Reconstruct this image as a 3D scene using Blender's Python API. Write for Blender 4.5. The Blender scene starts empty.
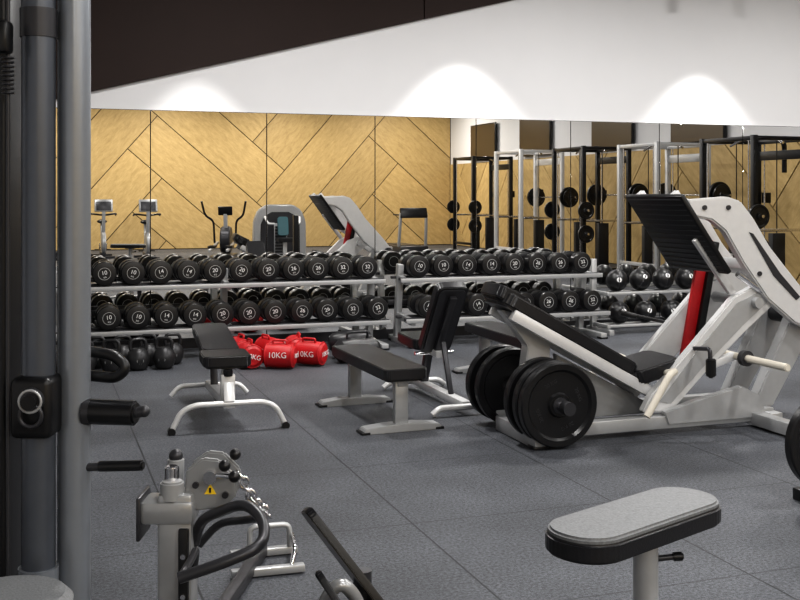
import bpy, bmesh, math, random
from mathutils import Vector, Matrix, Euler
random.seed(7)
TH = math.radians(19.2); S, C = math.sin(TH), math.cos(TH)
def P(X, Y, z=0.0):
    """point given as (right, forward, up) on the survey grid turned 19.2 deg from the room grid"""
    return Vector((C*X + S*Y, -S*X + C*Y, z))

# ------------------------------------------------------------------ materials
def mat(name, col, rough=0.5, metal=0.0, noise=0.06, nscale=30.0, bump=0.0, spec=0.5, coat=0.0):
    m = bpy.data.materials.new(name); m.use_nodes = True
    nt = m.node_tree; b = nt.nodes['Principled BSDF']
    b.inputs['Roughness'].default_value = rough
    b.inputs['Metallic'].default_value = metal
    b.inputs['Specular IOR Level'].default_value = spec
    b.inputs['Coat Weight'].default_value = coat
    tc = nt.nodes.new('ShaderNodeTexCoord'); n = nt.nodes.new('ShaderNodeTexNoise')
    n.inputs['Scale'].default_value = nscale; n.inputs['Detail'].default_value = 3
    nt.links.new(tc.outputs['Object'], n.inputs['Vector'])
    mx = nt.nodes.new('ShaderNodeMix'); mx.data_type = 'RGBA'
    mx.inputs['A'].default_value = tuple(c*(1-noise) for c in col)+(1,)
    mx.inputs['B'].default_value = tuple(min(1, c*(1+noise)) for c in col)+(1,)
    nt.links.new(n.outputs['Fac'], mx.inputs['Factor'])
    nt.links.new(mx.outputs['Result'], b.inputs['Base Color'])
    if bump > 0:
        bp = nt.nodes.new('ShaderNodeBump'); bp.inputs['Strength'].default_value = bump
        bp.inputs['Distance'].default_value = 0.002
        nt.links.new(n.outputs['Fac'], bp.inputs['Height']); nt.links.new(bp.outputs['Normal'], b.inputs['Normal'])
    return m
SILVER = mat('silver_paint', (.42,.425,.43), .35, .4)
WHITEP = mat('white_silver_paint', (.64,.64,.64), .33, .25)
FSILV  = mat('column_silver_paint', (.36,.365,.37), .33, .5)
CHROME = mat('chrome', (.75,.75,.77), .15, 1.0)
POLE   = mat('grey_pole_paint', (.26,.28,.31), .30, .5)
POLE2  = mat('dark_pole_paint', (.10,.11,.13), .34, .5)
VINYL  = mat('black_vinyl', (.012,.012,.014), .34, 0, .2, 180, .25, .45)
GREYV  = mat('grey_vinyl', (.155,.16,.165), .5, 0, .5, 160, .4)
RUBBER = mat('black_rubber', (.007,.007,.008), .33, 0, .2, 90, .12)
BLACKM = mat('black_steel', (.009,.009,.010), .35, .2)
DARKG  = mat('dark_grey_steel', (.045,.045,.05), .36, .4)
IRON   = mat('cast_iron', (.035,.035,.037), .4, .5, .2, 60, .2)
RED    = mat('red_canvas', (.45,.007,.011), .45, 0, .15, 60, .3)
LABEL  = mat('white_print', (.75,.75,.75), .5)
YELLOW = mat('yellow_sticker', (.9,.6,.02), .5)
CREAM  = mat('cream_grip', (.62,.58,.50), .5)
SCREEN = mat('tv_screen', (.055,.036,.018), .3)
BRONZE = mat('dark_bronze_paint', (.026,.016,.014), .7, 0, .15, 2, spec=.25)
WALLW  = mat('white_wall_paint', (.70,.70,.71), .85, 0, .02, 3)
CEILM  = mat('ceiling_paint', (.06,.055,.05), .9)
TEAL   = mat('teal_plastic', (.02,.10,.12), .4)
BACKING= mat('dark_groove', (.05,.030,.012), .8)

def mirror_mat():
    m = mat('mirror_glass', (.82,.815,.80), .0, 1.0, .004, .5); return m
MIRROR = mirror_mat()

def floor_mat():
    m = bpy.data.materials.new('rubber_tile_floor'); m.use_nodes = True
    nt = m.node_tree; b = nt.nodes['Principled BSDF']; L = nt.links.new
    geo = nt.nodes.new('ShaderNodeNewGeometry')
    sep = nt.nodes.new('ShaderNodeSeparateXYZ'); L(geo.outputs['Position'], sep.inputs[0])
    def math_(op, a, bb=None):
        n = nt.nodes.new('ShaderNodeMath'); n.operation = op
        for i, v in enumerate((a, bb)):
            if v is None: continue
            if isinstance(v, (int, float)): n.inputs[i].default_value = v
            else: L(v, n.inputs[i])
        return n.outputs[0]
    T = 1.04
    def line(out, off):
        a = math_('ADD', out, -off); a = math_('DIVIDE', a, T); a = math_('FRACT', a)
        a = math_('SUBTRACT', a, .5); a = math_('ABSOLUTE', a); a = math_('GREATER_THAN', a, .5-.0042)
        return a
    # the tile rows are laid so the joints pass through u = 1.63 + k*1.04 - half a tile
    seam = math_('MULTIPLY', math_('MAXIMUM', line(sep.outputs[0], 1.63), math_('MULTIPLY', line(sep.outputs[1], .35), .7)), .92)
    n1 = nt.nodes.new('ShaderNodeTexNoise'); n1.inputs['Scale'].default_value = 70; n1.inputs['Detail'].default_value = 6; n1.inputs['Roughness'].default_value = .9
    n2 = nt.nodes.new('ShaderNodeTexNoise'); n2.inputs['Scale'].default_value = 1.3; n2.inputs['Detail'].default_value = 6
    L(geo.outputs['Position'], n1.inputs['Vector']); L(geo.outputs['Position'], n2.inputs['Vector'])
    cr = nt.nodes.new('ShaderNodeValToRGB')
    cr.color_ramp.elements[0].position = .41; cr.color_ramp.elements[0].color = (.020,.0225,.027,1)
    cr.color_ramp.elements[1].position = .61; cr.color_ramp.elements[1].color = (.140,.147,.166,1)
    L(n1.outputs['Fac'], cr.inputs[0])
    cr2 = nt.nodes.new('ShaderNodeValToRGB')
    cr2.color_ramp.elements[0].position = .35; cr2.color_ramp.elements[0].color = (.66,.66,.66,1)
    cr2.color_ramp.elements[1].position = .65; cr2.color_ramp.elements[1].color = (1.1,1.1,1.1,1)
    L(n2.outputs['Fac'], cr2.inputs[0])
    mu = nt.nodes.new('ShaderNodeMix'); mu.data_type = 'RGBA'; mu.blend_type = 'MULTIPLY'; mu.inputs['Factor'].default_value = 1
    L(cr.outputs[0], mu.inputs['A']); L(cr2.outputs[0], mu.inputs['B'])
    mx = nt.nodes.new('ShaderNodeMix'); mx.data_type = 'RGBA'
    L(seam, mx.inputs['Factor']); L(mu.outputs['Result'], mx.inputs['A']); mx.inputs['B'].default_value = (.008,.009,.011,1)
    L(mx.outputs['Result'], b.inputs['Base Color'])
    b.inputs['Roughness'].default_value = .58; b.inputs['Specular IOR Level'].default_value = .38
    bp = nt.nodes.new('ShaderNodeBump'); bp.inputs['Strength'].default_value = .5; bp.inputs['Distance'].default_value = .004
    L(n1.outputs['Fac'], bp.inputs['Height']); L(bp.outputs['Normal'], b.inputs['Normal'])
    return m
def wood_mat():
    m = bpy.data.materials.new('golden_wood_panel'); m.use_nodes = True
    nt = m.node_tree; b = nt.nodes['Principled BSDF']; L = nt.links.new
    uv = nt.nodes.new('ShaderNodeUVMap'); uv.uv_map = 'UVMap'
    mp = nt.nodes.new('ShaderNodeMapping'); mp.inputs['Scale'].default_value = (1.6, 5, 1); L(uv.outputs[0], mp.inputs[0])
    n = nt.nodes.new('ShaderNodeTexNoise'); n.inputs['Scale'].default_value = 2.2; n.inputs['Detail'].default_value = 12; n.inputs['Roughness'].default_value = .75; n.inputs['Distortion'].default_value = .3
    L(mp.outputs[0], n.inputs['Vector'])
    cr = nt.nodes.new('ShaderNodeValToRGB')
    cr.color_ramp.elements[0].position = .28; cr.color_ramp.elements[0].color = (.35,.240,.095,1)
    cr.color_ramp.elements[1].position = .72; cr.color_ramp.elements[1].color = (.62,.445,.205,1)
    L(n.outputs['Fac'], cr.inputs[0])
    at = nt.nodes.new('ShaderNodeAttribute'); at.attribute_name = 'tone'
    mu = nt.nodes.new('ShaderNodeMix'); mu.data_type = 'RGBA'; mu.blend_type = 'MULTIPLY'; mu.inputs['Factor'].default_value = 1
    L(cr.outputs[0], mu.inputs['A']); L(at.outputs['Color'], mu.inputs['B']); L(mu.outputs['Result'], b.inputs['Base Color'])
    b.inputs['Roughness'].default_value = .6
    return m
FLOOR = floor_mat(); WOOD = wood_mat()
def glow_mat():
    m = bpy.data.materials.new('lamp_diffuser'); m.use_nodes = True
    b = m.node_tree.nodes['Principled BSDF']
    b.inputs['Base Color'].default_value = (.9,.9,.9,1)
    b.inputs['Emission Color'].default_value = (1,.96,.9,1); b.inputs['Emission Strength'].default_value = 3
    return m
GLOW = glow_mat()

# ------------------------------------------------------------------ builder
class B:
    def __init__(s, name): s.name = name; s.bm = bmesh.new(); s.mats = []
    def mi(s, m):
        if m not in s.mats: s.mats.append(m)
        return s.mats.index(m)
    def merge(s, t, M, m, sharp=40):
        if M is not None: bmesh.ops.transform(t, matrix=M, verts=t.verts)
        bmesh.ops.recalc_face_normals(t, faces=t.faces)
        i = s.mi(m); a = math.radians(sharp)
        for f in t.faces: f.material_index = i; f.smooth = True
        for e in t.edges:
            if len(e.link_faces) == 2 and e.calc_face_angle(0) > a: e.smooth = False
        me = bpy.data.meshes.new('t'); t.to_mesh(me); t.free(); s.bm.from_mesh(me); bpy.data.meshes.remove(me)
        return s
    def box(s, c, size, m, rot=None, bev=.006, seg=2):
        t = bmesh.new(); bmesh.ops.create_cube(t, size=1)
        bmesh.ops.scale(t, vec=size, verts=t.verts)
        if bev: bmesh.ops.bevel(t, geom=t.edges[:], offset=min(bev, min(size)*.45), segments=seg, profile=.5, affect='EDGES')
        M = Matrix.Translation(Vector(c))
        if rot is not None: M = M @ (rot.to_4x4() if isinstance(rot, Matrix) else Euler(rot).to_matrix().to_4x4())
        return s.merge(t, M, m)
    def beam(s, p1, p2, w, h, m, bev=.006, seg=2, up=(0,0,1)):
        p1, p2 = Vector(p1), Vector(p2); d = p2-p1; L = d.length; d.normalize()
        up = Vector(up)
        if abs(d.dot(up)) > .98: up = Vector((0,1,0))
        y = up.cross(d).normalized(); z = d.cross(y)
        R = Matrix((d, y, z)).transposed()
        return s.box((p1+p2)/2, (L, w, h), m, R, bev, seg)
    def cyl(s, p1, p2, r, m, r2=None, seg=24, bev=.0):
        p1, p2 = Vector(p1), Vector(p2); d = p2-p1; L = d.length
        t = bmesh.new(); bmesh.ops.create_cone(t, cap_ends=True, segments=seg, radius1=r, radius2=r if r2 is None else r2, depth=L)
        if bev:
            ed = [e for e in t.edges if abs(e.verts[0].co.z-e.verts[1].co.z) < 1e-6]
            bmesh.ops.bevel(t, geom=ed, offset=bev, segments=2, affect='EDGES')
        M = Matrix.Translation((p1+p2)/2) @ d.to_track_quat('Z', 'Y').to_matrix().to_4x4()
        return s.merge(t, M, m)
    def sph(s, c, r, m, sc=(1,1,1), seg=20):
        t = bmesh.new(); bmesh.ops.create_uvsphere(t, u_segments=seg, v_segments=seg//2+2, radius=r)
        return s.merge(t, Matrix.Translation(Vector(c)) @ Matrix.Diagonal((*sc, 1)), m)
    def lathe(s, prof, c, axis, m, seg=32):
        t = bmesh.new(); rings = []
        for r, z in prof:
            if r < 1e-6: rings.append([t.verts.new((0,0,z))])
            else: rings.append([t.verts.new((r*math.cos(2*math.pi*k/seg), r*math.sin(2*math.pi*k/seg), z)) for k in range(seg)])
        for a, b in zip(rings, rings[1:]):
            for k in range(seg):
                k2 = (k+1) % seg
                if len(a) == 1 and len(b) == 1: continue
                if len(a) == 1: t.faces.new((a[0], b[k], b[k2]))
                elif len(b) == 1: t.faces.new((a[k], a[k2], b[0]))
                else: t.faces.new((a[k], a[k2], b[k2], b[k]))
        M = Matrix.Translation(Vector(c)) @ Vector(axis).to_track_quat('Z', 'Y').to_matrix().to_4x4()
        return s.merge(t, M, m, 30)
    def torus(s, c, axis, R, r, m, seg=20, rs=8, sc=(1,1,1)):
        t = bmesh.new(); rings = []
        for i in range(seg):
            a = 2*math.pi*i/seg
            rings.append([t.verts.new((math.cos(a)*(R+r*math.cos(2*math.pi*k/rs))*sc[0], math.sin(a)*(R+r*math.cos(2*math.pi*k/rs))*sc[1], r*math.sin(2*math.pi*k/rs))) for k in range(rs)])
        for i in range(seg):
            a, b = rings[i], rings[(i+1) % seg]
            for k in range(rs): t.faces.new((a[k], a[(k+1) % rs], b[(k+1) % rs], b[k]))
        M = Matrix.Translation(Vector(c)) @ Vector(axis).to_track_quat('Z', 'Y').to_matrix().to_4x4()
        return s.merge(t, M, m, 80)
    def tube(s, pts, r, m, seg=12, rc=.05):
        pts = [Vector(p) for p in pts]; path = [pts[0]]
        for a, b, c in zip(pts, pts[1:], pts[2:]):
            d1 = (a-b); d2 = (c-b); k = min(rc, d1.length*.48, d2.length*.48)
            q0 = b+d1.normalized()*k; q2 = b+d2.normalized()*k
            for j in range(7):
                u = j/6; path.append(q0*(1-u)**2+b*2*u*(1-u)+q2*u*u)
        path.append(pts[-1])
        t = bmesh.new(); rings = []; nrm = None
        for i, p in enumerate(path):
            d = (path[min(i+1, len(path)-1)]-path[max(i-1, 0)]).normalized()
            if nrm is None: nrm = d.orthogonal().normalized()
            nrm = (nrm-d*nrm.dot(d)).normalized(); bn = d.cross(nrm)
            rings.append([t.verts.new(p+(nrm*math.cos(2*math.pi*k/seg)+bn*math.sin(2*math.pi*k/seg))*r) for k in range(seg)])
        for a, b in zip(rings, rings[1:]):
            for k in range(seg): t.faces.new((a[k], a[(k+1) % seg], b[(k+1) % seg], b[k]))
        t.faces.new(rings[0][::-1]); t.faces.new(rings[-1])
        return s.merge(t, None, m, 50)
    def prism(s, poly, th, m, M=None, bev=.006, seg=2, sharp=40):
        """poly in local XZ, thickness along local Y (centred)"""
        t = bmesh.new(); vs = [t.verts.new((x, -th/2, z)) for x, z in poly]
        f = t.faces.new(vs); r = bmesh.ops.extrude_face_region(t, geom=[f])
        bmesh.ops.translate(t, vec=(0, th, 0), verts=[v for v in r['geom'] if isinstance(v, bmesh.types.BMVert)])
        bmesh.ops.recalc_face_normals(t, faces=t.faces)
        if bev: bmesh.ops.bevel(t, geom=t.edges[:], offset=bev, segments=seg, affect='EDGES', clamp_overlap=True)
        return s.merge(t, M, m, sharp)
    def text(s, txt, size, M, m):
        cu = bpy.data.curves.new('txt', 'FONT'); cu.body = txt; cu.size = size; cu.align_x = 'CENTER'; cu.align_y = 'CENTER'
        cu.extrude = .0008
        ob = bpy.data.objects.new('txt', cu); bpy.context.collection.objects.link(ob)
        dg = bpy.context.evaluated_depsgraph_get(); me = bpy.data.meshes.new_from_object(ob.evaluated_get(dg))
        t = bmesh.new(); t.from_mesh(me); bpy.data.objects.remove(ob); bpy.data.meshes.remove(me)
        return s.merge(t, M, m)
    def mesh(s):
        me = bpy.data.meshes.new(s.name); s.bm.to_mesh(me); s.bm.free()
        for m in s.mats: me.materials.append(m)
        return me
    def done(s, loc=(0,0,0), rz=0, world=False):
        """world=True: geometry was laid out in room coordinates; move the origin to its base"""
        if world:
            xs = [v.co.x for v in s.bm.verts]; ys = [v.co.y for v in s.bm.verts]; zs = [v.co.z for v in s.bm.verts]
            loc = Vector(((min(xs)+max(xs))/2, (min(ys)+max(ys))/2, min(zs)))
            bmesh.ops.translate(s.bm, vec=-loc, verts=s.bm.verts)
        ob = bpy.data.objects.new(s.name, s.mesh()); ob.location = loc; ob.rotation_euler = (0, 0, rz)
        bpy.context.collection.objects.link(ob); return ob
def rr(w, h, r, n=6):
    out = []
    for cx, cz, a0 in ((w/2-r, h/2-r, 0), (-w/2+r, h/2-r, 90), (-w/2+r, -h/2+r, 180), (w/2-r, -h/2+r, 270)):
        for k in range(n+1):
            a = math.radians(a0+90*k/n); out.append((cx+r*math.cos(a), cz+r*math.sin(a)))
    return out
RX90 = Matrix.Rotation(math.pi/2, 4, 'X')
def faceY(c, rot=0):   # text facing -Y
    return Matrix.Translation(Vector(c)) @ Matrix.Rotation(rot, 4, 'Z') @ RX90
def pad(b, p1, p2, w, th, m, r=.05, up=(0,0,1), under=BLACKM):
    """upholstered pad from p1 to p2 (centre line of its mid plane)"""
    p1, p2 = Vector(p1), Vector(p2); d = (p2-p1); L = d.length; d.normalize()
    y = Vector(up).cross(d).normalized(); z = d.cross(y)
    R = Matrix((d, z, -y)).transposed().to_4x4()   # local X along, local Y = thickness, local Z across
    M = Matrix.Translation((p1+p2)/2) @ R
    b.prism(rr(L, w, r), th, m, M, bev=th*.3, seg=3, sharp=60)
    M2 = Matrix.Translation((p1+p2)/2 - z*(th/2+.004)) @ R
    b.prism(rr(L-.04, w-.04, r*.8), .014, under, M2, bev=0)
def plate_geo(b, c, R=.225, th=.05, axis=(0,-1,0), m=RUBBER, label=None):
    h = th/2
    b.lathe([(.026,-h),(R*.26,-h),(R*.30,-h*.5),(R*.78,-h*.5),(R*.84,-h),(R*.97,-h),(R,-h*.7),(R,h*.7),(R*.97,h),(R*.84,h),(R*.78,h*.5),(R*.30,h*.5),(R*.26,h),(.026,h),(.026,-h)], c, axis, m, 48)
    b.lathe([(.026,h+.001),(R*.19,h+.001),(R*.19,h+.004),(.026,h+.004)], c, axis, DARKG, 32)
    if label:
        for k in range(4):
            a = k*math.pi/2+.4
            M = Matrix.Translation(Vector(c)+Vector((0,-h*.52-.001,0))) @ RX90 @ Matrix.Rotation(a,4,'Z') @ Matrix.Translation((0,R*.55,0))
            b.text(label, R*.13, M, DARKG)

# ------------------------------------------------------------------ room shell
U0, U1, V0, V1, H = -3.0, 11.9, -8.75, 10.4, 4.4
def slab(name, lo, hi, m, bev=0):
    b = B(name); lo, hi = Vector(lo), Vector(hi); b.box((lo+hi)/2, hi-lo, m, None, bev); return b.done(world=True)
slab('floor', (U0-.1, V0-.1, -.1), (U1+.1, V1+.1, 0), FLOOR)
slab('ceiling', (U0-.1, V0-.1, H), (U1+.1, V1+.1, H+.1), CEILM)
slab('wall_north', (U0-.1, V1, 0), (U1+.1, V1+.1, H), WALLW)
slab('wall_south', (U0-.1, V0-.1, 0), (U1+.1, V0, H), BACKING)
slab('wall_west', (U0-.1, V0, 0), (U0, V1, H), WALLW)
slab('wall_east', (U1, V0, 0), (U1+.1, V1, H), WALLW)
# mirror panels
mb = B('wall_mirror'); pw = 1.14; u = 1.06-pw*3
while u < U1-.1:
    ue = min(u+pw, U1-.02)
    mb.box(((u+ue)/2, V1-.012, (2.32+.1)/2), (ue-u-.008, .016, 2.32-.1), MIRROR, None, .001, 1); u += pw
mb.box((( U0+U1)/2, V1-.0025, 1.21), (U1-U0-.02, .004, 2.23), BLACKM, None, 0)
mb.done(world=True)
slab('baseboard_north', (U0, V1-.02, 0), (U1, V1, .1), DARKG)
# dark diagonal bulkhead on the upper wall
bk = B('dark_bulkhead'); sl = .259
def zl(u): return max(2.40, 2.479+sl*(u-.495))
for ua, ub in ((U0+.01, .19), (.19, 3.87), (3.88, 7.9)):
    poly = [(ua, zl(ua)), (ub, min(zl(ub), H-.01)), (ub, H-.005), (ua, H-.005)]
    if ub > 7: poly = [(ua, zl(ua)), (ub, H-.01), (ua, H-.005)]
    bk.prism(poly, .05, BRONZE, Matrix.Translation((0, V1-.027, 0)), bev=.003, seg=1)
bk.done(world=True)

def herringbone(name, a0, a1, z0, z1, w, n, ang, place):
    """planks as thin boards, clipped to the rectangle a0..a1 x z0..z1; place(a,z,off)->room position"""
    bm = bmesh.new(); uvl = bm.loops.layers.uv.new('UVMap'); cl = bm.loops.layers.float_color.new('tone')
    rot = Matrix.Rotation(ang, 2); g = .012
    def plank(x0, y0, x1, y1, horiz):
        tone = random.uniform(.84, 1.04); off = random.uniform(0, 50)
        cs = [(x0+g, y0+g), (x1-g, y0+g), (x1-g, y1-g), (x0+g, y1-g)]
        pts = [rot @ Vector(c) for c in cs]
        if max(p.x for p in pts) < a0 or min(p.x for p in pts) > a1 or max(p.y for p in pts) < z0 or min(p.y for p in pts) > z1: return
        f = bm.faces.new([bm.verts.new((p.x, p.y, 0)) for p in pts])
        for l, c in zip(f.loops, cs):
            l[uvl].uv = (c[0], c[1]+off) if horiz else (c[1], c[0]+off)
            l[cl] = (tone, tone, tone*.97, 1)
    N = 30
    for j in range(-N, N):
        for m_ in range(-5, 6):
            x = (j+2*n*m_)*w
            plank(x, j*w, x+n*w, (j+1)*w, True)
            plank(j*w, (j+1+2*n*m_)*w, (j+1)*w, (j+1+n+2*n*m_)*w, False)
    for co, no in (((a0,0,0),(-1,0,0)), ((a1,0,0),(1,0,0)), ((0,z0,0),(0,-1,0)), ((0,z1,0),(0,1,0))):
        bmesh.ops.bisect_plane(bm, geom=bm.verts[:]+bm.edges[:]+bm.faces[:], plane_co=co, plane_no=no, clear_outer=True)
    r = bmesh.ops.extrude_face_region(bm, geom=bm.faces[:])
    bmesh.ops.translate(bm, vec=(0,0,1), verts=[v for v in r['geom'] if isinstance(v, bmesh.types.BMVert)])
    for v in bm.verts: v.co = Vector(place(v.co.x, v.co.y, .02 if v.co.z > .5 else .001))
    bmesh.ops.recalc_face_normals(bm, faces=bm.faces)
    me = bpy.data.meshes.new(name); bm.to_mesh(me); bm.free(); me.materials.append(WOOD)
    ob = bpy.data.objects.new(name, me); bpy.context.collection.objects.link(ob)
herringbone('wall_south_wood_cladding', U0+.02, U1-.03, .02, H-.02, 1.22, 4, math.radians(49), lambda a, z, o: (a, V0+o, z))
slab('wall_east_backing', (U1-.01, V0+.03, 0), (U1-.0005, V1-.03, 2.42), BACKING)
herringbone('wall_east_wood_cladding', V0+.05, V1-.05, .02, 2.42, 1.22, 4, math.radians(49), lambda a, z, o: (U1-.01-o, a, z))

for v in (-6.1, -2.9, .8, 3.9):
    t = B('wall_tv'); t.box((U1-.09, v, 2.98), (.05, 1.7, 1.0), BLACKM, None, .01); t.box((U1-.118, v, 2.98), (.006, 1.64, .94), SCREEN, None, .001, 1)
    t.box((U1-.04, v, 2.98), (.08, .4, .3), BLACKM); t.done(world=True)

# ------------------------------------------------------------------ dumbbells and racks
def dumbbell_mesh(label):
    b = B('dumbbell'); R = .109
    for sgn in (-1, 1):
        b.lathe([(.0,-.062),(.05,-.062),(.052,-.058),(.085,-.058),(R-.006,-.054),(R,-.044),(R,.044),(R-.008,.056),(.06,.062),(.045,.062),(.0,.062)], (0, sgn*.125, 0), (0, sgn, 0), RUBBER, 28)
        b.lathe([(.052,.062),(.056,.062),(.056,.0655),(.052,.0655),(.052,.062)], (0, sgn*.125, 0), (0, sgn, 0), SILVER, 28)
    b.cyl((0,-.07,0), (0,.07,0), .017, CHROME, seg=16)
    b.text(label, .052, faceY((0,-.1885,.008)), LABEL)
    b.text('KG', .020, faceY((0,-.1885,-.032)), LABEL)
    return b.mesh()
DB = [dumbbell_mesh(str(k)) for k in (10, 14, 20, 26, 32)]
def dumbbells(u0, du, n, v, z, skip=()):
    e = bpy.data.objects.new('dumbbells', None); e.location = (u0+du*n/2, v, z); bpy.context.collection.objects.link(e)
    for k in range(n):
        if k in skip: continue
        o = bpy.data.objects.new('dumbbell_%d' % (k+1), DB[min(4, k*5//n)])
        bpy.context.collection.objects.link(o); o.parent = e
        o.location = (u0+du*k-e.location.x, random.uniform(-.012, .012), 0)
        o.rotation_euler = (0, random.uniform(-.5, .5), random.uniform(-.03, .03))
def rack(u0, u1, legs, v_top, z_top, v_low, z_low):
    b = B('dumbbell_rack')
    for u in legs:
        b.box((u, 9.97, .03), (.07, .70, .06), SILVER); b.beam((u, 10.15, .05), (u, 10.05, .80), .06, .08, SILVER)
        for v, z in ((v_top, z_top), (v_low, z_low)):
            b.beam((u, v-.17, z-.155), (u, 10.14, z-.12), .05, .06, SILVER)
        for w in (9.66, 10.28): b.box((u, w, .012), (.09, .08, .024), BLACKM)
    for v, z in ((v_top, z_top), (v_low, z_low)):
        for dv in (-.125, .125):
            b.box(((u0+u1)/2, v+dv, z-.126), (u1-u0, .045, .03), DARKG)
        b.box(((u0+u1)/2, v-.185, z-.138), (u1-u0, .02, .042), SILVER, None, .004)
    b.box(((u0+u1)/2, 10.2, .40), (u1-u0, .03, .05), DARKG)
    b.done(world=True)
VT, ZT, VL, ZL = 9.98, .79, 9.82, .405
rack(.12, 3.26, (.2, 1.72, 3.2), VT, ZT, VL, ZL)
dumbbells(.352, .248, 12, VT, ZT); dumbbells(.38, .25, 12, VL, ZL)
rack(3.42, 5.68, (3.5, 5.6), VT, ZT, VL, ZL)
dumbbells(3.62, .26, 8, VT, ZT); dumbbells(3.66, .26, 8, VL, ZL)

# medicine balls + rack
mr = B('medicine_ball_rack')
for u in (5.80, 7.85):
    mr.box((u, 10.05, .03), (.06, .5, .06), SILVER); mr.beam((u, 10.2, .03), (u, 10.2, .80), .06, .06, SILVER)
    for z in (.09, .44): mr.beam((u, 9.86, z), (u, 10.2, z), .04, .04, SILVER)
for z in (.09, .44):
    for v in (9.9, 10.08): mr.box((6.825, v, z), (2.05, .03, .03), SILVER)
mr.done(world=True)
def ball_mesh():
    b = B('medicine_ball'); b.sph((0,0,0), .118, RUBBER, seg=28)
    for ax in ((0,-1,0), (1,0,0)): b.torus((0,0,0), ax, .116, .006, DARKG, 32, 6)
    b.lathe([(.0,.117),(.024,.117),(.028,.113)], (0,0,0), (0,-1,.2), LABEL, 20)
    b.text('6', .04, faceY((0,-.1205,.024)), BLACKM); return b.mesh()
BM = ball_mesh()
e = bpy.data.objects.new('medicine_balls', None); e.location = (6.6, 9.98, .3); bpy.context.collection.objects.link(e)
for i, (u, z) in enumerate([(5.97+.29*k, .573) for k in range(7)]+[(6.0+.33*k, .223) for k in range(6)]):
    o = bpy.data.objects.new('medicine_ball_%d' % (i+1), BM); bpy.context.collection.objects.link(o); o.parent = e
    o.location = Vector((u, 9.99, z))-e.location; o.rotation_euler = (random.uniform(-.3,.3), random.uniform(-.6,.6), random.uniform(-.5,.2))

# kettlebells
def kettle_mesh():
    b = B('kettlebell'); b.lathe([(0,-.09),(.055,-.09),(.078,-.07),(.095,-.02),(.096,.02),(.078,.07),(.05,.095),(0,.1)], (0,0,.09), (0,0,1), IRON, 28)
    b.tube([(-.055,0,.15),(-.07,0,.21),(-.055,0,.262),(.055,0,.262),(.07,0,.21),(.055,0,.15)], .015, IRON, 10, .03)
    b.lathe([(0,.092),(.028,.092),(.031,.088)], (0,0,.09), (0,-1,0), SILVER, 20)
    b.text('12', .03, faceY((0,-.0945,.09)), BLACKM); return b.mesh()
KM = kettle_mesh()
e = bpy.data.objects.new('kettlebells', None); e.location = (.9, 9.3, 0); bpy.context.collection.objects.link(e)
k = 0
for v, us in ((9.24, (.18,.40,.62,.84,1.06)), (9.47, (.29,.51,.73,.95,1.16))):
    for u in us:
        k += 1; o = bpy.data.objects.new('kettlebell_%d' % k, KM); bpy.context.collection.objects.link(o); o.parent = e
        o.location = Vector((u, v, 0))-e.location; o.rotation_euler = (0,0,random.uniform(-.5,.5))

# red weight bags
def bag(loc, rz, rx, r=.102):
    b = B('red_weight_bag')
    b.lathe([(0,-.14),(r*.7,-.135),(r*.95,-.115),(r,-.06),(r*1.02,0),(r,.06),(r*.95,.115),(r*.7,.135),(0,.14)], (0,0,0), (0,1,0), RED, 28)
    for y in (-.115, .115): b.torus((0,y,0), (0,1,0), r*.96, .006, RED, 28, 6)
    b.tube([(-.02,-.06,r),(-.02,-.06,r+.03),(-.02,.06,r+.03),(-.02,.06,r)], .010, RED, 8, .02)
    b.text('10KG', .058, faceY((0,-.146,0)), LABEL)
    b.text('10KG', .070, Matrix.Translation((-r*1.035,0,.01)) @ Matrix.Rotation(-math.pi/2,4,'Z') @ RX90, LABEL)
    o = b.done(loc, rz); o.rotation_euler = (0, rx, rz); return o
bag((1.76, 9.06, .110), .1, .25); bag((2.01, 8.93, .110), 1.1, .05); bag((2.30, 9.00, .110), .85, -.1)
bag((1.74, 9.38, .112), .2, .3); bag((2.00, 9.30, .118), .3, -.2); bag((2.24, 9.32, .112), -.1, .4)
bb = B('black_sandbag')
bb.lathe([(0,-.22),(.06,-.215),(.10,-.17),(.11,-.06),(.10,.06),(.10,.17),(.06,.215),(0,.22)], (2.74,9.05,.11), (1,.2,0), VINYL, 24)
bb.lathe([(0,-.2),(.06,-.195),(.09,-.15),(.10,0),(.09,.15),(.06,.195),(0,.2)], (2.74,9.27,.16), (1,-.1,.1), VINYL, 24)
bb.tube([(2.64,9.02,.21),(2.64,9.02,.27),(2.84,9.04,.27),(2.84,9.06,.21)], .012, VINYL)
bb.done(world=True)

# ------------------------------------------------------------------ benches
def flat_bench(loc, rz, m=VINYL):
    b = B('flat_bench'); pad(b, (0,-.58,.375), (0,.58,.375), .29, .07, m, .04)
    b.beam((0,-.5,.31), (0,.5,.31), .06, .05, SILVER)
    for y in (-.46, .46):
        b.box((0,y,.17), (.09,.055,.30), SILVER, None, .008)
        b.prism([(-.27,0),(.27,0),(.25,.035),(.1,.05),(-.1,.05),(-.25,.035)], .11, SILVER, Matrix.Translation((0,y,.0)), .004)
        b.box((0,y,.325), (.2,.09,.02), SILVER)
        for x in (-.25,.25): b.box((x,y,.008),(.06,.115,.018),BLACKM)
    return b.done(loc, rz)
flat_bench((2.19, 6.78, 0), .03)
flat_bench((3.62, 7.75, 0), 0)

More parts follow.
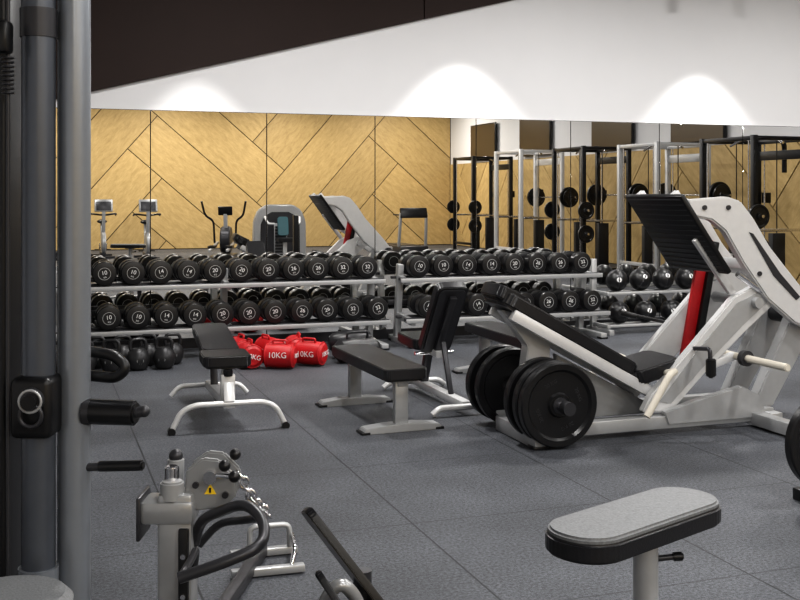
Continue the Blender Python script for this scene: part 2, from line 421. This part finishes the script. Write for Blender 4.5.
ab = B('adjustable_bench')     # facing the camera side, nearly flat
ab.tube([(-.36,0,.02),(-.30,0,.14),(-.22,0,.175),(.22,0,.175),(.30,0,.14),(.36,0,.02)], .018, WHITEP, 12, .08)
for x in (-.36,.36): ab.cyl((x,-.03,.018),(x,.03,.018),.024,BLACKM)
ab.beam((0,0,.175),(0,.14,.38),.07,.06,WHITEP)
ab.beam((0,.0,.175),(0,1.15,.10),.07,.06,WHITEP)
ab.tube([(-.28,1.18,.02),(-.22,1.18,.09),(.22,1.18,.09),(.28,1.18,.02)], .018, WHITEP, 12, .06)
ab.beam((0,.12,.38),(0,.5,.38),.06,.05,WHITEP); ab.beam((0,.45,.38),(0,1.2,.46),.06,.04,WHITEP)
ab.beam((0,.85,.14),(0,.95,.43),.05,.03,DARKG)
pad(ab,(0,.06,.43),(0,.40,.43),.31,.07,VINYL,.05); pad(ab,(0,.42,.43),(0,1.24,.51),.25,.065,VINYL,.05)
ab.cyl((0,.06,.34),(0,.06,.38),.03,BLACKM); ab.box((0,.08,.27),(.09,.06,.16),WHITEP)
ab.done((1.17, 6.66, 0), -.05)

ib = B('incline_bench')        # back raised, facing the mirror
ib.tube([(-.25,0,.02),(-.2,0,.06),(.2,0,.06),(.25,0,.02)], .022, WHITEP, 12, .05)
ib.tube([(-.25,1.05,.02),(-.2,1.05,.06),(.2,1.05,.06),(.25,1.05,.02)], .022, WHITEP, 12, .05)
ib.beam((0,0,.07),(0,1.05,.07),.07,.05,WHITEP)
ib.beam((0,.85,.07),(0,.72,.37),.06,.05,DARKG); ib.beam((0,.5,.34),(0,1.05,.38),.06,.05,WHITEP)
ib.beam((.0,.58,.33),(0,.24,.78),.05,.035,DARKG)
ib.beam((0,.28,.08),(0,.44,.44),.035,.03,DARKG)
pad(ib,(0,.66,.40),(0,1.08,.41),.28,.07,VINYL,.05)
pad(ib,(0,.64,.36),(0,.26,.87),.24,.07,VINYL,.05, under=DARKG)
ib.cyl((-.15,.62,.34),(.15,.62,.34),.015,CHROME)
ib.done((2.78, 6.60, 0), 0)

# ------------------------------------------------------------------ leg press
lp = B('leg_press_machine')
def UZ(v): return Matrix.Translation((0, v, 0))
for v in (5.70, 6.20):
    lp.box((3.68, v, .075), (1.75, .07, .08), SILVER)
lp.box((2.82, 5.84, .05), (.09, .56, .09), SILVER); lp.box((4.52, 5.95, .05), (.09, .72, .09), SILVER)
lp.box((2.82,5.6,.01),(.11,.09,.02),BLACKM)
lp.box((4.42, 5.25, .055), (.09, .95, .08), SILVER)              # long stabiliser toward the camera side
lp.box((4.42, 4.80, .012), (.12, .10, .024), BLACKM)
lp.tube([(4.42,5.05,.09),(4.50,5.05,.34),(4.62,5.15,.42),(4.80,5.5,.42)], .03, WHITEP, 12, .1)
# back rest
pad(lp, (2.68,5.95,.89), (3.62,5.95,.375), .36, .085, VINYL, .09, under=DARKG)
pad(lp, (2.66,5.95,.925), (2.86,5.95,.825), .30, .08, VINYL, .05)
pad(lp, (3.58,5.95,.34), (3.92,5.95,.42), .40, .085, VINYL, .08, under=DARKG)
for v in (5.80, 6.10):
    lp.beam((2.74,v,.775),(3.78,v,.205),.05,.07,WHITEP)
lp.prism([(2.72,.79),(2.82,.77),(3.05,.60),(3.05,.12),(2.92,.12),(2.86,.30),(2.9,.56)], .10, WHITEP, UZ(5.95))
lp.prism([(3.1,.50),(3.75,.16),(3.75,.08),(3.2,.08)], .05, SILVER, UZ(5.95))
# plates on lower axle
lp.cyl((2.92,5.42,.262),(2.92,6.48,.262),.025,CHROME)
lp.box((2.95,5.95,.262),(.12,.46,.12),SILVER)
for v in (5.55, 5.63, 5.75): plate_geo(lp,(2.92,v,.262),.25,.062,label='20 KG')
for v in (6.19, 6.34): plate_geo(lp,(2.92,v,.262),.25,.065)
lp.cyl((2.92,5.40,.262),(2.92,5.46,.262),.04,DARKG)
# swing arm
arm = [(3.90,1.47),(4.20,1.49),(4.30,1.46),(4.40,1.35),(4.53,1.16),(4.80,.87),(4.92,.72),(4.86,.60),(4.72,.66),(4.51,.82),(4.32,1.06),(4.18,1.27),(4.08,1.34),(3.92,1.37)]
for v in (5.70, 6.20): lp.prism(arm, .07, WHITEP, UZ(v), .010)
slot = [(4.36,1.26),(4.39,1.25),(4.60,.99),(4.76,.83),(4.73,.81),(4.55,.975)]
lp.prism(slot, .008, DARKG, UZ(5.662), .001, 1)
for q in ((4.02,1.42),(4.20,1.42),(4.44,.99),(4.86,.68)): lp.cyl((q[0],5.655,q[1]),(q[0],5.665,q[1]),.016,DARKG,seg=12)
low = [(4.28,.84),(4.50,.93),(4.62,.80),(4.38,.62),(4.05,.35),(3.80,.12),(3.60,.14),(3.66,.24),(3.94,.51)]
for v in (5.74, 6.16): lp.prism(low, .06, WHITEP, UZ(v), .008)
lp.prism([(4.30,.80),(4.48,.87),(4.54,.80),(4.34,.65),(4.02,.38),(3.80,.18),(3.72,.20),(3.98,.49)], .006, SILVER, UZ(5.708), .001, 1)
lp.prism([(3.75,.06),(4.50,.06),(4.44,.20),(4.30,.27),(3.95,.20),(3.72,.14)], .05, SILVER, UZ(5.68), .006)
for v in (5.80, 6.10): lp.prism([(4.46,.10),(4.62,.10),(4.96,.62),(4.98,.74),(4.80,.74)], .09, SILVER, UZ(v), .008)
lp.cyl((4.87,5.62,.68),(4.87,6.28,.68),.055,DARKG); lp.cyl((4.87,5.64,.68),(4.87,5.655,.68),.075,CHROME)
lp.cyl((4.44,5.66,.80),(4.44,6.24,.80),.035,SILVER)
lp.box((4.2,5.95,1.40),(.10,.46,.08),WHITEP); lp.box((4.5,5.95,1.02),(.08,.46,.08),WHITEP,(0,.6,0))
lp.box((3.95,5.95,.32),(.08,.40,.08),SILVER)
lp.cyl((4.30,5.70,.99),(4.60,5.70,.80),.022,CHROME)
lp.beam((4.02,5.76,1.22),(4.30,5.76,.86),.04,.05,WHITEP)
# footplate
p1, p2 = Vector((3.84,5.97,1.50)), Vector((4.20,5.97,1.00)); d = (p2-p1).normalized(); nrm = Vector((d.z,0,-d.x))
if nrm.x > 0: nrm = -nrm
lp.beam(p1, p2, .66, .035, BLACKM, .01)
for k in range(15):
    q = p1+(p2-p1)*(.04+.0655*k)+nrm*.019
    lp.beam(q-Vector((0,.31,0)), q+Vector((0,.31,0)), .008, .006, DARKG, .002, 1, up=nrm)
for dv in (-.2, .2): lp.beam(p1-nrm*.03+Vector((0,dv,0)), p2-nrm*.03+Vector((0,dv,0)), .05, .05, WHITEP)
# handles, horns
lp.tube([(3.80,5.78,.36),(3.78,5.62,.40),(3.70,5.56,.40),(3.52,5.54,.15)], .022, CREAM, 12, .08)
lp.tube([(3.80,6.12,.36),(3.78,6.28,.40),(3.70,6.34,.40),(3.52,6.36,.15)], .022, CREAM, 12, .08)
lp.cyl((4.30,5.22,.455),(4.30,5.86,.455),.024,CREAM,bev=.005); lp.cyl((4.30,5.60,.455),(4.30,5.64,.455),.05,DARKG)
lp.beam((4.30,5.74,.455),(4.10,5.74,.40),.05,.05,WHITEP)
lp.tube([(3.98,5.72,.52),(3.98,5.55,.54),(3.98,5.54,.36)], .014, DARKG, 10, .03); lp.cyl((3.98,5.54,.37),(3.98,5.54,.48),.032,RUBBER,bev=.006)
lp.tube([(4.12,6.2,.62),(3.95,6.22,.66),(3.76,6.22,.70)], .012, BLACKM, 10, .03); lp.cyl((3.86,6.22,.675),(3.74,6.22,.705),.02,RUBBER)
lp.beam((4.36,6.12,1.20),(4.18,6.12,.30),.10,.035,RED,.01); lp.beam((4.41,6.12,1.18),(4.23,6.12,.30),.10,.05,BLACKM)
lp.done(world=True)

# plate tree at the right edge
pt = B('weight_plate_tree')
c0 = Vector((3.98, 4.22, 0))
pt.box(c0+Vector((0,0,.03)), (.9,.07,.06), BLACKM); pt.box(c0+Vector((0,0,.03)), (.07,.6,.06), BLACKM); pt.box(c0+Vector((0,0,.6)), (.08,.08,1.15), BLACKM)
for x, z in ((-.35,.30),(.35,.30)):
    pt.beam(c0+Vector((0,0,z)), c0+Vector((x,0,z)), .05,.05,BLACKM); pt.cyl(c0+Vector((x,-.2,z)), c0+Vector((x,.1,z)), .024, CHROME)
    plate_geo(pt, c0+Vector((x,-.08,z)), .225, .05)
pt.done(world=True)

# ------------------------------------------------------------------ left foreground: cable machine uprights
cm = B('cable_crossover_machine')
cm.cyl(P(-.931,3.0,0), P(-.931,3.0,2.5), .046, POLE, seg=40)
cm.cyl(P(-1.012,2.94,0), P(-1.012,2.94,2.5), .046, POLE2, seg=40)
for z in (.03, 2.5): cm.beam(P(-1.6,3.05,z), P(-.85,2.98,z), .22, .07, POLE2)
cm.box(P(-1.46,3.55,1.2), (.36,.30,2.4), BLACKM, (0,0,-TH))
cm.cyl(P(-1.075,2.88,.1), P(-1.075,2.88,2.45), .006, DARKG, seg=10); cm.cyl(P(-1.115,2.95,.1), P(-1.115,2.95,2.45), .012, BLACKM, seg=10)
cm.cyl(P(-1.10,2.86,.1), P(-1.10,2.86,2.45), .004, CHROME, seg=8)
cm.box(P(-1.012,2.925,.915), (.115,.115,.17), BLACKM, (0,0,-TH), .02, 3)
cm.cyl(P(-1.005,2.875,.94), P(-1.003,2.845,.94), .034, DARKG); cm.torus(P(-1.003,2.845,.94), P(0,-1,0), .030, .004, SILVER); cm.cyl(P(-1.003,2.85,.94), P(-1.001,2.825,.94), .020, BLACKM)
cm.torus(P(-1.003,2.85,.90), P(0,-1,0), .030, .006, DARKG)
cm.cyl(P(-.90,2.99,.883), P(-.745,2.97,.883), .035, RUBBER, bev=.006); cm.cyl(P(-.90,2.99,.883), P(-.88,2.99,.883), .038, DARKG)
cm.cyl(P(-.75,2.97,.883), P(-.728,2.97,.888), .016, DARKG); cm.sph(P(-.724,2.97,.888), .017, DARKG)
cm.cyl(P(-.90,2.99,.725), P(-.84,2.99,.727), .012, DARKG); cm.cyl(P(-.86,2.99,.727), P(-.725,2.97,.735), .015, RUBBER, bev=.005)
cm.tube([P(-.90,3.05,1.045),P(-.83,3.05,1.035),P(-.79,3.04,1.0),P(-.82,3.04,.970),P(-.90,3.05,.975)], .016, BLACKM, 12, .05)
for k in range(9): cm.torus(P(-1.075,2.88,1.78+.012*k), (0,0,1), .014, .003, DARKG, 16, 6)
cm.box(P(-1.085,2.86,1.93), (.05,.06,.09), RUBBER, (0,0,-TH), .012)
cm.cyl(P(-1.012,2.94,1.94), P(-1.012,2.94,2.02), .05, DARKG, seg=40)
cm.cyl(P(-1.012,2.94,.40), P(-1.012,2.94,.46), .055, POLE, seg=40)
cm.done(world=True)
sb = B('grey_stool_seat')
sb.lathe([(0,.42),(.14,.42),(.16,.435),(.16,.46),(.14,.48),(0,.482)], P(-1.0,2.68,0), (0,0,1), GREYV, 32); sb.cyl(P(-1.0,2.68,.02), P(-1.0,2.68,.43), .03, SILVER)
sb.lathe([(0,0),(.16,0),(.16,.015),(.04,.03),(0,.03)], P(-1.0,2.68,0), (0,0,1), SILVER, 32)
sb.done(world=True)

# ------------------------------------------------------------------ foreground column machine
fm = B('chain_pulley_machine')
R0 = Matrix.Rotation(-TH, 4, 'Z')
fm.box(P(-.677,3.2,.30), (.105,.10,.60), FSILV, (0,0,-TH), .012)
fm.box(P(-.648,3.145,.27), (.030,.02,.46), BLACKM, (0,0,-TH), .004)
for k in range(6): fm.cyl(P(-.648,3.137,.12+.06*k), P(-.648,3.13,.12+.06*k), .008, CHROME, seg=12)
fm.box(P(-.70,3.2,.545), (.16,.12,.07), FSILV, (0,0,-TH), .014)
fm.box(P(-.782,3.2,.53), (.012,.14,.13), DARKG, (0,0,-TH), .004)
fm.cyl(P(-.69,3.18,.575), P(-.69,3.18,.635), .036, SILVER, bev=.006); fm.cyl(P(-.695,3.2,.63), P(-.695,3.2,.675), .022, CHROME, bev=.005)
fm.cyl(P(-.70,3.28,.59), P(-.70,3.28,.68), .026, SILVER, bev=.006); fm.sph(P(-.70,3.28,.685), .022, DARKG)
M = Matrix.Translation(P(0,3.2,0)) @ R0
cam_ = [(-.65,.665),(-.60,.70),(-.55,.695),(-.50,.645),(-.495,.59),(-.53,.55),(-.61,.54),(-.66,.55)]
fm.prism(cam_, .022, FSILV, M, .006)
fm.prism(cam_, .022, FSILV, Matrix.Translation(P(0,3.29,0)) @ R0, .006)
fm.cyl(P(-.575,3.17,.645), P(-.575,3.31,.645), .02, CHROME)
for q in ((-.62,.62),(-.53,.59)): fm.cyl(P(q[0],3.18,q[1]),P(q[0],3.195,q[1]),.010,DARKG,seg=12)
fm.prism([(-.594,.592),(-.558,.592),(-.576,.623)], .003, YELLOW, Matrix.Translation(P(0,3.187,0)) @ R0, 0)
fm.prism([(-.579,.597),(-.573,.597),(-.573,.612),(-.579,.612)], .002, BLACKM, Matrix.Translation(P(0,3.185,0)) @ R0, 0)
for X, Y, z in ((-.528,3.16,.685),(-.497,3.15,.655),(-.515,3.28,.69)):
    fm.sph(P(X,Y,z), .018, RUBBER)
fm.cyl(P(-.56,3.18,.65), P(-.50,3.15,.655), .008, CHROME)
a, b_ = P(-.485,3.2,.645), P(-.405,3.2,.53)
for k in range(9):
    q = a.lerp(b_, k/8)+Vector((0,0,-.02*math.sin(math.pi*k/8)))
    fm.torus(q, P(.2,-1,0) if k % 2 else P(1,.2,.8), .013, .0042, CHROME, 14, 6, (1,1.35,1))
fm.tube([P(-.625,3.2,.44),P(-.60,3.16,.525),P(-.455,3.10,.595),P(-.385,3.0,.565),P(-.378,2.9,.53),P(-.475,2.86,.50),P(-.60,2.85,.46)], .016, DARKG, 14, .06)
fm.tube([P(-.62,3.24,.42),P(-.56,3.24,.49),P(-.46,3.2,.51),P(-.40,3.1,.55)], .012, DARKG, 12, .05)
fm.tube([P(-.62,3.15,.36),P(-.60,3.1,.46),P(-.595,3.0,.46),P(-.60,2.88,.455)], .011, DARKG, 12, .04)
fm.beam(P(-.677,3.2,.035), P(-.57,4.35,.035), .045, .05, DARKG)
fm.beam(P(-.66,4.10,.02), P(-.38,4.18,.02), .04, .03, SILVER); fm.beam(P(-.70,4.32,.02), P(-.43,4.40,.02), .04, .03, SILVER)
fm.tube([P(-.62,4.33,.04),P(-.62,4.33,.13),P(-.46,4.37,.13),P(-.46,4.37,.04)], .012, SILVER, 10, .03)
fm.tube([P(-.43,4.17,.03),P(-.42,4.20,.09),P(-.45,4.38,.09),P(-.45,4.39,.03)], .010, CHROME, 10, .03)
fm.box(P(-.65,3.2,.015),(.34,.30,.03),FSILV,(0,0,-TH))
fm.done(world=True)

# ------------------------------------------------------------------ tilted pads seen almost on edge
ps = B('angled_pad_seat')
def thinpad(a, b2, dep, th, m):
    a, b2, dep = Vector(a), Vector(b2), Vector(dep)
    x = (b2-a).normalized(); n = x.cross(dep).normalized(); y = n.cross(x)
    R = Matrix((x, n, y)).transposed().to_4x4()
    ps.prism(rr((b2-a).length, dep.length, .03), th, m, Matrix.Translation((a+b2)/2+dep/2) @ R, th*.3, 2, 60)
thinpad(P(-.238,2.75,.675), P(-.01,2.70,.40), P(-.04,.22,-.06), .022, VINYL)
thinpad(P(-.20,2.60,.56), P(-.05,2.52,.37), P(-.02,.14,-.04), .018, VINYL)
ps.tube([P(-.19,2.70,.36),P(-.20,2.68,.46),P(-.15,2.66,.525),P(-.10,2.70,.45),P(-.08,2.72,.1)], .017, FSILV, 12, .06)
ps.tube([P(-.10,2.8,.50),P(-.10,2.8,.03)], .025, DARKG, 12, .06)
ps.box(P(-.10,2.78,.02),(.3,.34,.04),DARKG,(0,0,-TH))
ps.cyl(P(-.19,2.70,.0),P(-.19,2.70,.37),.017,FSILV)
ps.done(world=True)

# ------------------------------------------------------------------ foreground seat pad on a post
sp = B('padded_stool')
pa, pb = P(.445,2.62,.640), P(.805,2.93,.640)
d = (pb-pa); L = d.length+.13; ang = math.atan2(d.y, d.x)
Mx = Matrix.Translation((pa+pb)/2) @ Matrix.Rotation(ang, 4, 'Z') @ Matrix.Rotation(math.pi/2, 4, 'X')
sp.prism(rr(L, .215, .10, 10), .05, VINYL, Matrix.Translation((0,0,-.012)) @ Mx, .012, 3, 60)
sp.prism(rr(L-.012, .203, .095, 10), .02, GREYV, Matrix.Translation((0,0,.016)) @ Mx, .008, 3, 60)
q = P(.655,2.80,0)
sp.cyl(q, q+Vector((0,0,.60)), .033, SILVER, seg=32); sp.box(q+Vector((0,0,.60)), (.16,.12,.02), BLACKM, (0,0,ang))
sp.cyl(q+Vector((0,0,0)), q+Vector((0,0,.33)), .042, SILVER, seg=32); sp.box(q+Vector((0,0,.02)), (.4,.3,.04), SILVER, (0,0,ang))
sp.cyl(P(.68,2.80,.53), P(.73,2.80,.535), .008, DARKG); sp.cyl(P(.725,2.80,.535), P(.755,2.80,.537), .012, BLACKM, bev=.004)
sp.done(world=True)

# ------------------------------------------------------------------ machines in the rear half (seen in the mirror)
def power_rack(loc, m, rz=0, w=1.2, dp=1.0, h=2.45, barz=1.45, curved=False, store=True):
    b = B('power_rack')
    for x in (-w/2, w/2):
        for y in (-dp/2, dp/2): b.box((x,y,h/2), (.08,.08,h), m)
        b.box((x,0,.04),(.07,dp+.3,.08),m); b.box((x,0,h-.04),(.06,dp,.06),m); b.box((x,0,1.0),(.04,dp,.04),CHROME)
        if curved: b.tube([(x,-dp/2,h-.35),(x,-dp/2,h+.03),(x,-dp/2-.5,h+.03),(x,-dp/2-.5,h-.5)], .04, m, 10, .15)
    for y in (-dp/2, dp/2): b.box((0,y,h-.04),(w,.06,.06),m)
    b.box((0,dp/2,.3),(w,.06,.06),m); b.tube([(-w/2,0,h-.1),(-.3,0,h+.0),(.3,0,h+.0),(w/2,0,h-.1)], .02, CHROME, 10, .1)
    if barz:
        z = barz; b.cyl((-1.1,-dp/2-.09,z),(1.1,-dp/2-.09,z),.016,CHROME)
        for sx in (-1,1):
            b.box((sx*w/2,-dp/2-.07,z-.05),(.06,.12,.05),DARKG)
            plate_geo(b,(sx*.80,-dp/2-.09,z),.225,.06,axis=(1,0,0)); plate_geo(b,(sx*.87,-dp/2-.09,z),.18,.04,axis=(1,0,0))
    for sx in (-1,1):   # guide rods, weight stacks and handles beside the uprights
        b.cyl((sx*(w/2-.12),dp/2,.1),(sx*(w/2-.12),dp/2,h-.05),.012,CHROME,seg=10)
        b.cyl((sx*(w/2-.16),-dp/2,.1),(sx*(w/2-.16),-dp/2,h-.05),.012,CHROME,seg=10)
        b.box((sx*(w/2-.14),0,.5),(.10,.22,.9),IRON)
        b.cyl((sx*(w/2-.14),0,.9),(sx*(w/2-.14),0,h-.05),.008,BLACKM,seg=8)
        b.box((sx*(w/2-.1),-dp/2-.08,h*.62),(.10,.10,.16),BLACKM)
        if store:
            for zz in (.75, 1.2):
                b.cyl((sx*w/2,dp/2,zz),(sx*(w/2+.2),dp/2,zz),.024,CHROME); plate_geo(b,(sx*(w/2+.1),dp/2,zz),.17,.05,axis=(1,0,0))
    b.box((0,-dp/2,h-.25),(w,.04,.14),m)
    return b.done(loc, rz)
power_rack((10.6,-3.4,0), BLACKM, math.pi/2, barz=0)
power_rack((10.5,-.6,0), WHITEP, math.pi/2, h=2.5, w=1.3, store=False)
power_rack((10.5,2.2,0), BLACKM, math.pi/2, barz=1.5)
power_rack((10.4,4.9,0), SILVER, math.pi/2, h=2.4, barz=1.5, store=False)
power_rack((10.1,7.8,0), BLACKM, math.pi/2, h=2.35, barz=0, curved=True)

def bike(loc, rz):
    b = B('exercise_bike')
    b.box((0,-.45,.03),(.5,.08,.06),DARKG); b.box((0,.45,.03),(.5,.08,.06),DARKG); b.box((0,0,.10),(.10,.9,.08),DARKG)
    b.lathe([(0,-.05),(.24,-.05),(.26,-.03),(.26,.03),(.24,.05),(0,.05)], (0,-.3,.36), (1,0,0), SILVER, 32)
    b.beam((0,-.25,.3),(0,-.38,1.12),.08,.08,SILVER); b.beam((0,.12,.12),(0,.28,.82),.07,.07,SILVER)
    b.sph((0,.28,.86),.15,VINYL,(.8,1,.35)); b.box((0,-.36,1.25),(.42,.06,.30),SILVER,(-.3,0,0),.02)
    b.box((0,-.325,1.26),(.34,.02,.22),SCREEN,(-.3,0,0)); b.box((0,-.395,1.24),(.34,.02,.22),DARKG,(-.3,0,0))
    b.tube([(-.30,.0,1.02),(-.30,-.25,1.06),(0,-.36,1.02),(.30,-.25,1.06),(.30,0,1.02)], .022, RUBBER, 10, .1)
    for sx in (-1,1): b.beam((sx*.08,-.15,.34),(sx*.08,-.05,.2),.02,.04,CHROME); b.box((sx*.14,-.05,.19),(.1,.1,.03),BLACKM)
    return b.done(loc, rz)
bike((1.55,-5.4,0), math.pi); bike((2.5,-4.6,0), math.pi)
el = B('elliptical_trainer')
el.box((0,0,.05),(.5,1.7,.08),DARKG); el.lathe([(0,-.12),(.3,-.12),(.33,-.08),(.33,.08),(.3,.12),(0,.12)],(0,-.6,.42),(1,0,0),DARKG,32)
el.beam((0,-.55,.3),(0,-.45,1.1),.09,.09,SILVER); el.box((0,-.42,1.12),(.34,.06,.22),BLACKM,(-.3,0,0),.02)
for sx in (-1,1):
    el.tube([(sx*.25,-.4,.35),(sx*.27,-.35,.9),(sx*.45,-.22,1.0),(sx*.52,-.12,1.35)],.026,BLACKM,10,.12)
    el.beam((sx*.2,-.6,.36),(sx*.2,.8,.22),.06,.05,SILVER); el.box((sx*.2,.35,.30),(.16,.42,.05),BLACKM)
el.done((4.2,-4.0,0), .3)
sm = B('selectorized_chest_machine')
sm.prism([(-.62,0),(-.60,.9),(-.50,1.15),(-.30,1.28),(.30,1.28),(.50,1.15),(.60,.9),(.62,0)], .25, SILVER, Matrix.Translation((0,0,0)), .03, 3)
for y in (.135, -.135): sm.prism([(-.46,.12),(-.45,.83),(-.36,1.02),(-.2,1.11),(.2,1.11),(.36,1.02),(.45,.83),(.46,.12)], .03, DARKG, Matrix.Translation((0,y,0)), .008)
sm.box((0,.18,.5),(.30,.04,.7),SILVER)
for k in range(9): sm.box((0,.205,.2+.07*k),(.26,.02,.06),IRON)
sm.box((0,.5,.05),(.12,.9,.1),WHITEP); sm.box((0,.75,.25),(.08,.08,.42),WHITEP); pad(sm,(0,.6,.5),(0,.98,.5),.36,.08,VINYL); pad(sm,(0,.55,.58),(0,.45,1.0),.24,.08,TEAL,up=(0,1,0))
for sx in (-1,1): sm.tube([(sx*.35,.15,1.0),(sx*.40,.45,1.0),(sx*.36,.62,.85),(sx*.22,.66,.85)],.025,WHITEP,10,.1)
sm.done((5.35,-3.1,0), .05)
tm = B('treadmill')
tm.box((0,0,.12),(.75,1.7,.2),DARKG,None,.04); tm.box((0,.1,.225),(.5,1.4,.02),RUBBER)
for sx in (-1,1): tm.beam((sx*.36,-.65,.2),(sx*.34,-.75,1.05),.06,.08,SILVER); tm.tube([(sx*.34,-.7,1.0),(sx*.34,-.2,1.0)],.02,RUBBER)
tm.box((0,-.76,1.05),(.72,.08,.26),BLACKM,(-.3,0,0),.03)
tm.done((9.0,-4.8,0), math.pi)

# ------------------------------------------------------------------ lights
def spot(u, en=185, ang=77):
    b = B('wall_washer_spotlight'); b.cyl((u,9.76,3.76),(u,9.76,3.96),.05,BLACKM); b.cyl((u,9.76,3.96),(u,9.76,H),.012,BLACKM)
    o = b.done(world=True)
    l = bpy.data.lights.new('spot_lamp', 'SPOT'); l.energy = en; l.spot_size = math.radians(ang); l.spot_blend = .35; l.shadow_soft_size = .05
    l.color = (1,.98,.94)
    lo = bpy.data.objects.new('spot_lamp', l); bpy.context.collection.objects.link(lo); lo.parent = o
    lo.location = Vector((u, 9.76, 3.74))-o.location
spot(1.5, 150, 62)
for u in (4.3, 7.3, 10.3): spot(u)
def panel(u, v, en, col=(1,.98,.96), sx=.35, sy=.35):
    b = B('ceiling_light'); b.box((u,v,H-.03),(sx+.06,sy+.06,.06),BLACKM); b.box((u,v,H-.064),(sx,sy,.008),GLOW,None,0)
    o = b.done(world=True)
    l = bpy.data.lights.new('panel_lamp', 'AREA'); l.shape = 'RECTANGLE'; l.size = sx; l.size_y = sy; l.energy = en; l.color = col
    lo = bpy.data.objects.new('panel_lamp', l); bpy.context.collection.objects.link(lo); lo.parent = o
    lo.location = Vector((u, v, H-.08))-o.location
for u in (1.8, 5.2, 8.6):
    panel(u, 7.4, 125); panel(u, 3.6, 80); panel(u, .4, 65)
for u in (.2, 3.4, 6.6, 10.0):
    panel(u, -2.8, 65); panel(u, -6.6, 165, (1,.95,.87))
w = bpy.data.worlds.new('world'); bpy.context.scene.world = w; w.use_nodes = True
w.node_tree.nodes['Background'].inputs[0].default_value = (.05,.05,.055,1)

cam = bpy.data.cameras.new('camera'); co = bpy.data.objects.new('camera', cam); bpy.context.collection.objects.link(co)
cam.sensor_width = 36; cam.lens = 47.25; cam.shift_y = -.13125; cam.clip_start = .05
co.location = (0, 0, 1.5); co.rotation_euler = (math.pi/2, 0, -TH)
bpy.context.scene.camera = co
vs = bpy.context.scene.view_settings
vs.view_transform = 'Standard'
for lk in ('Medium High Contrast', 'High Contrast'):
    try:
        vs.look = lk; break
    except Exception: pass
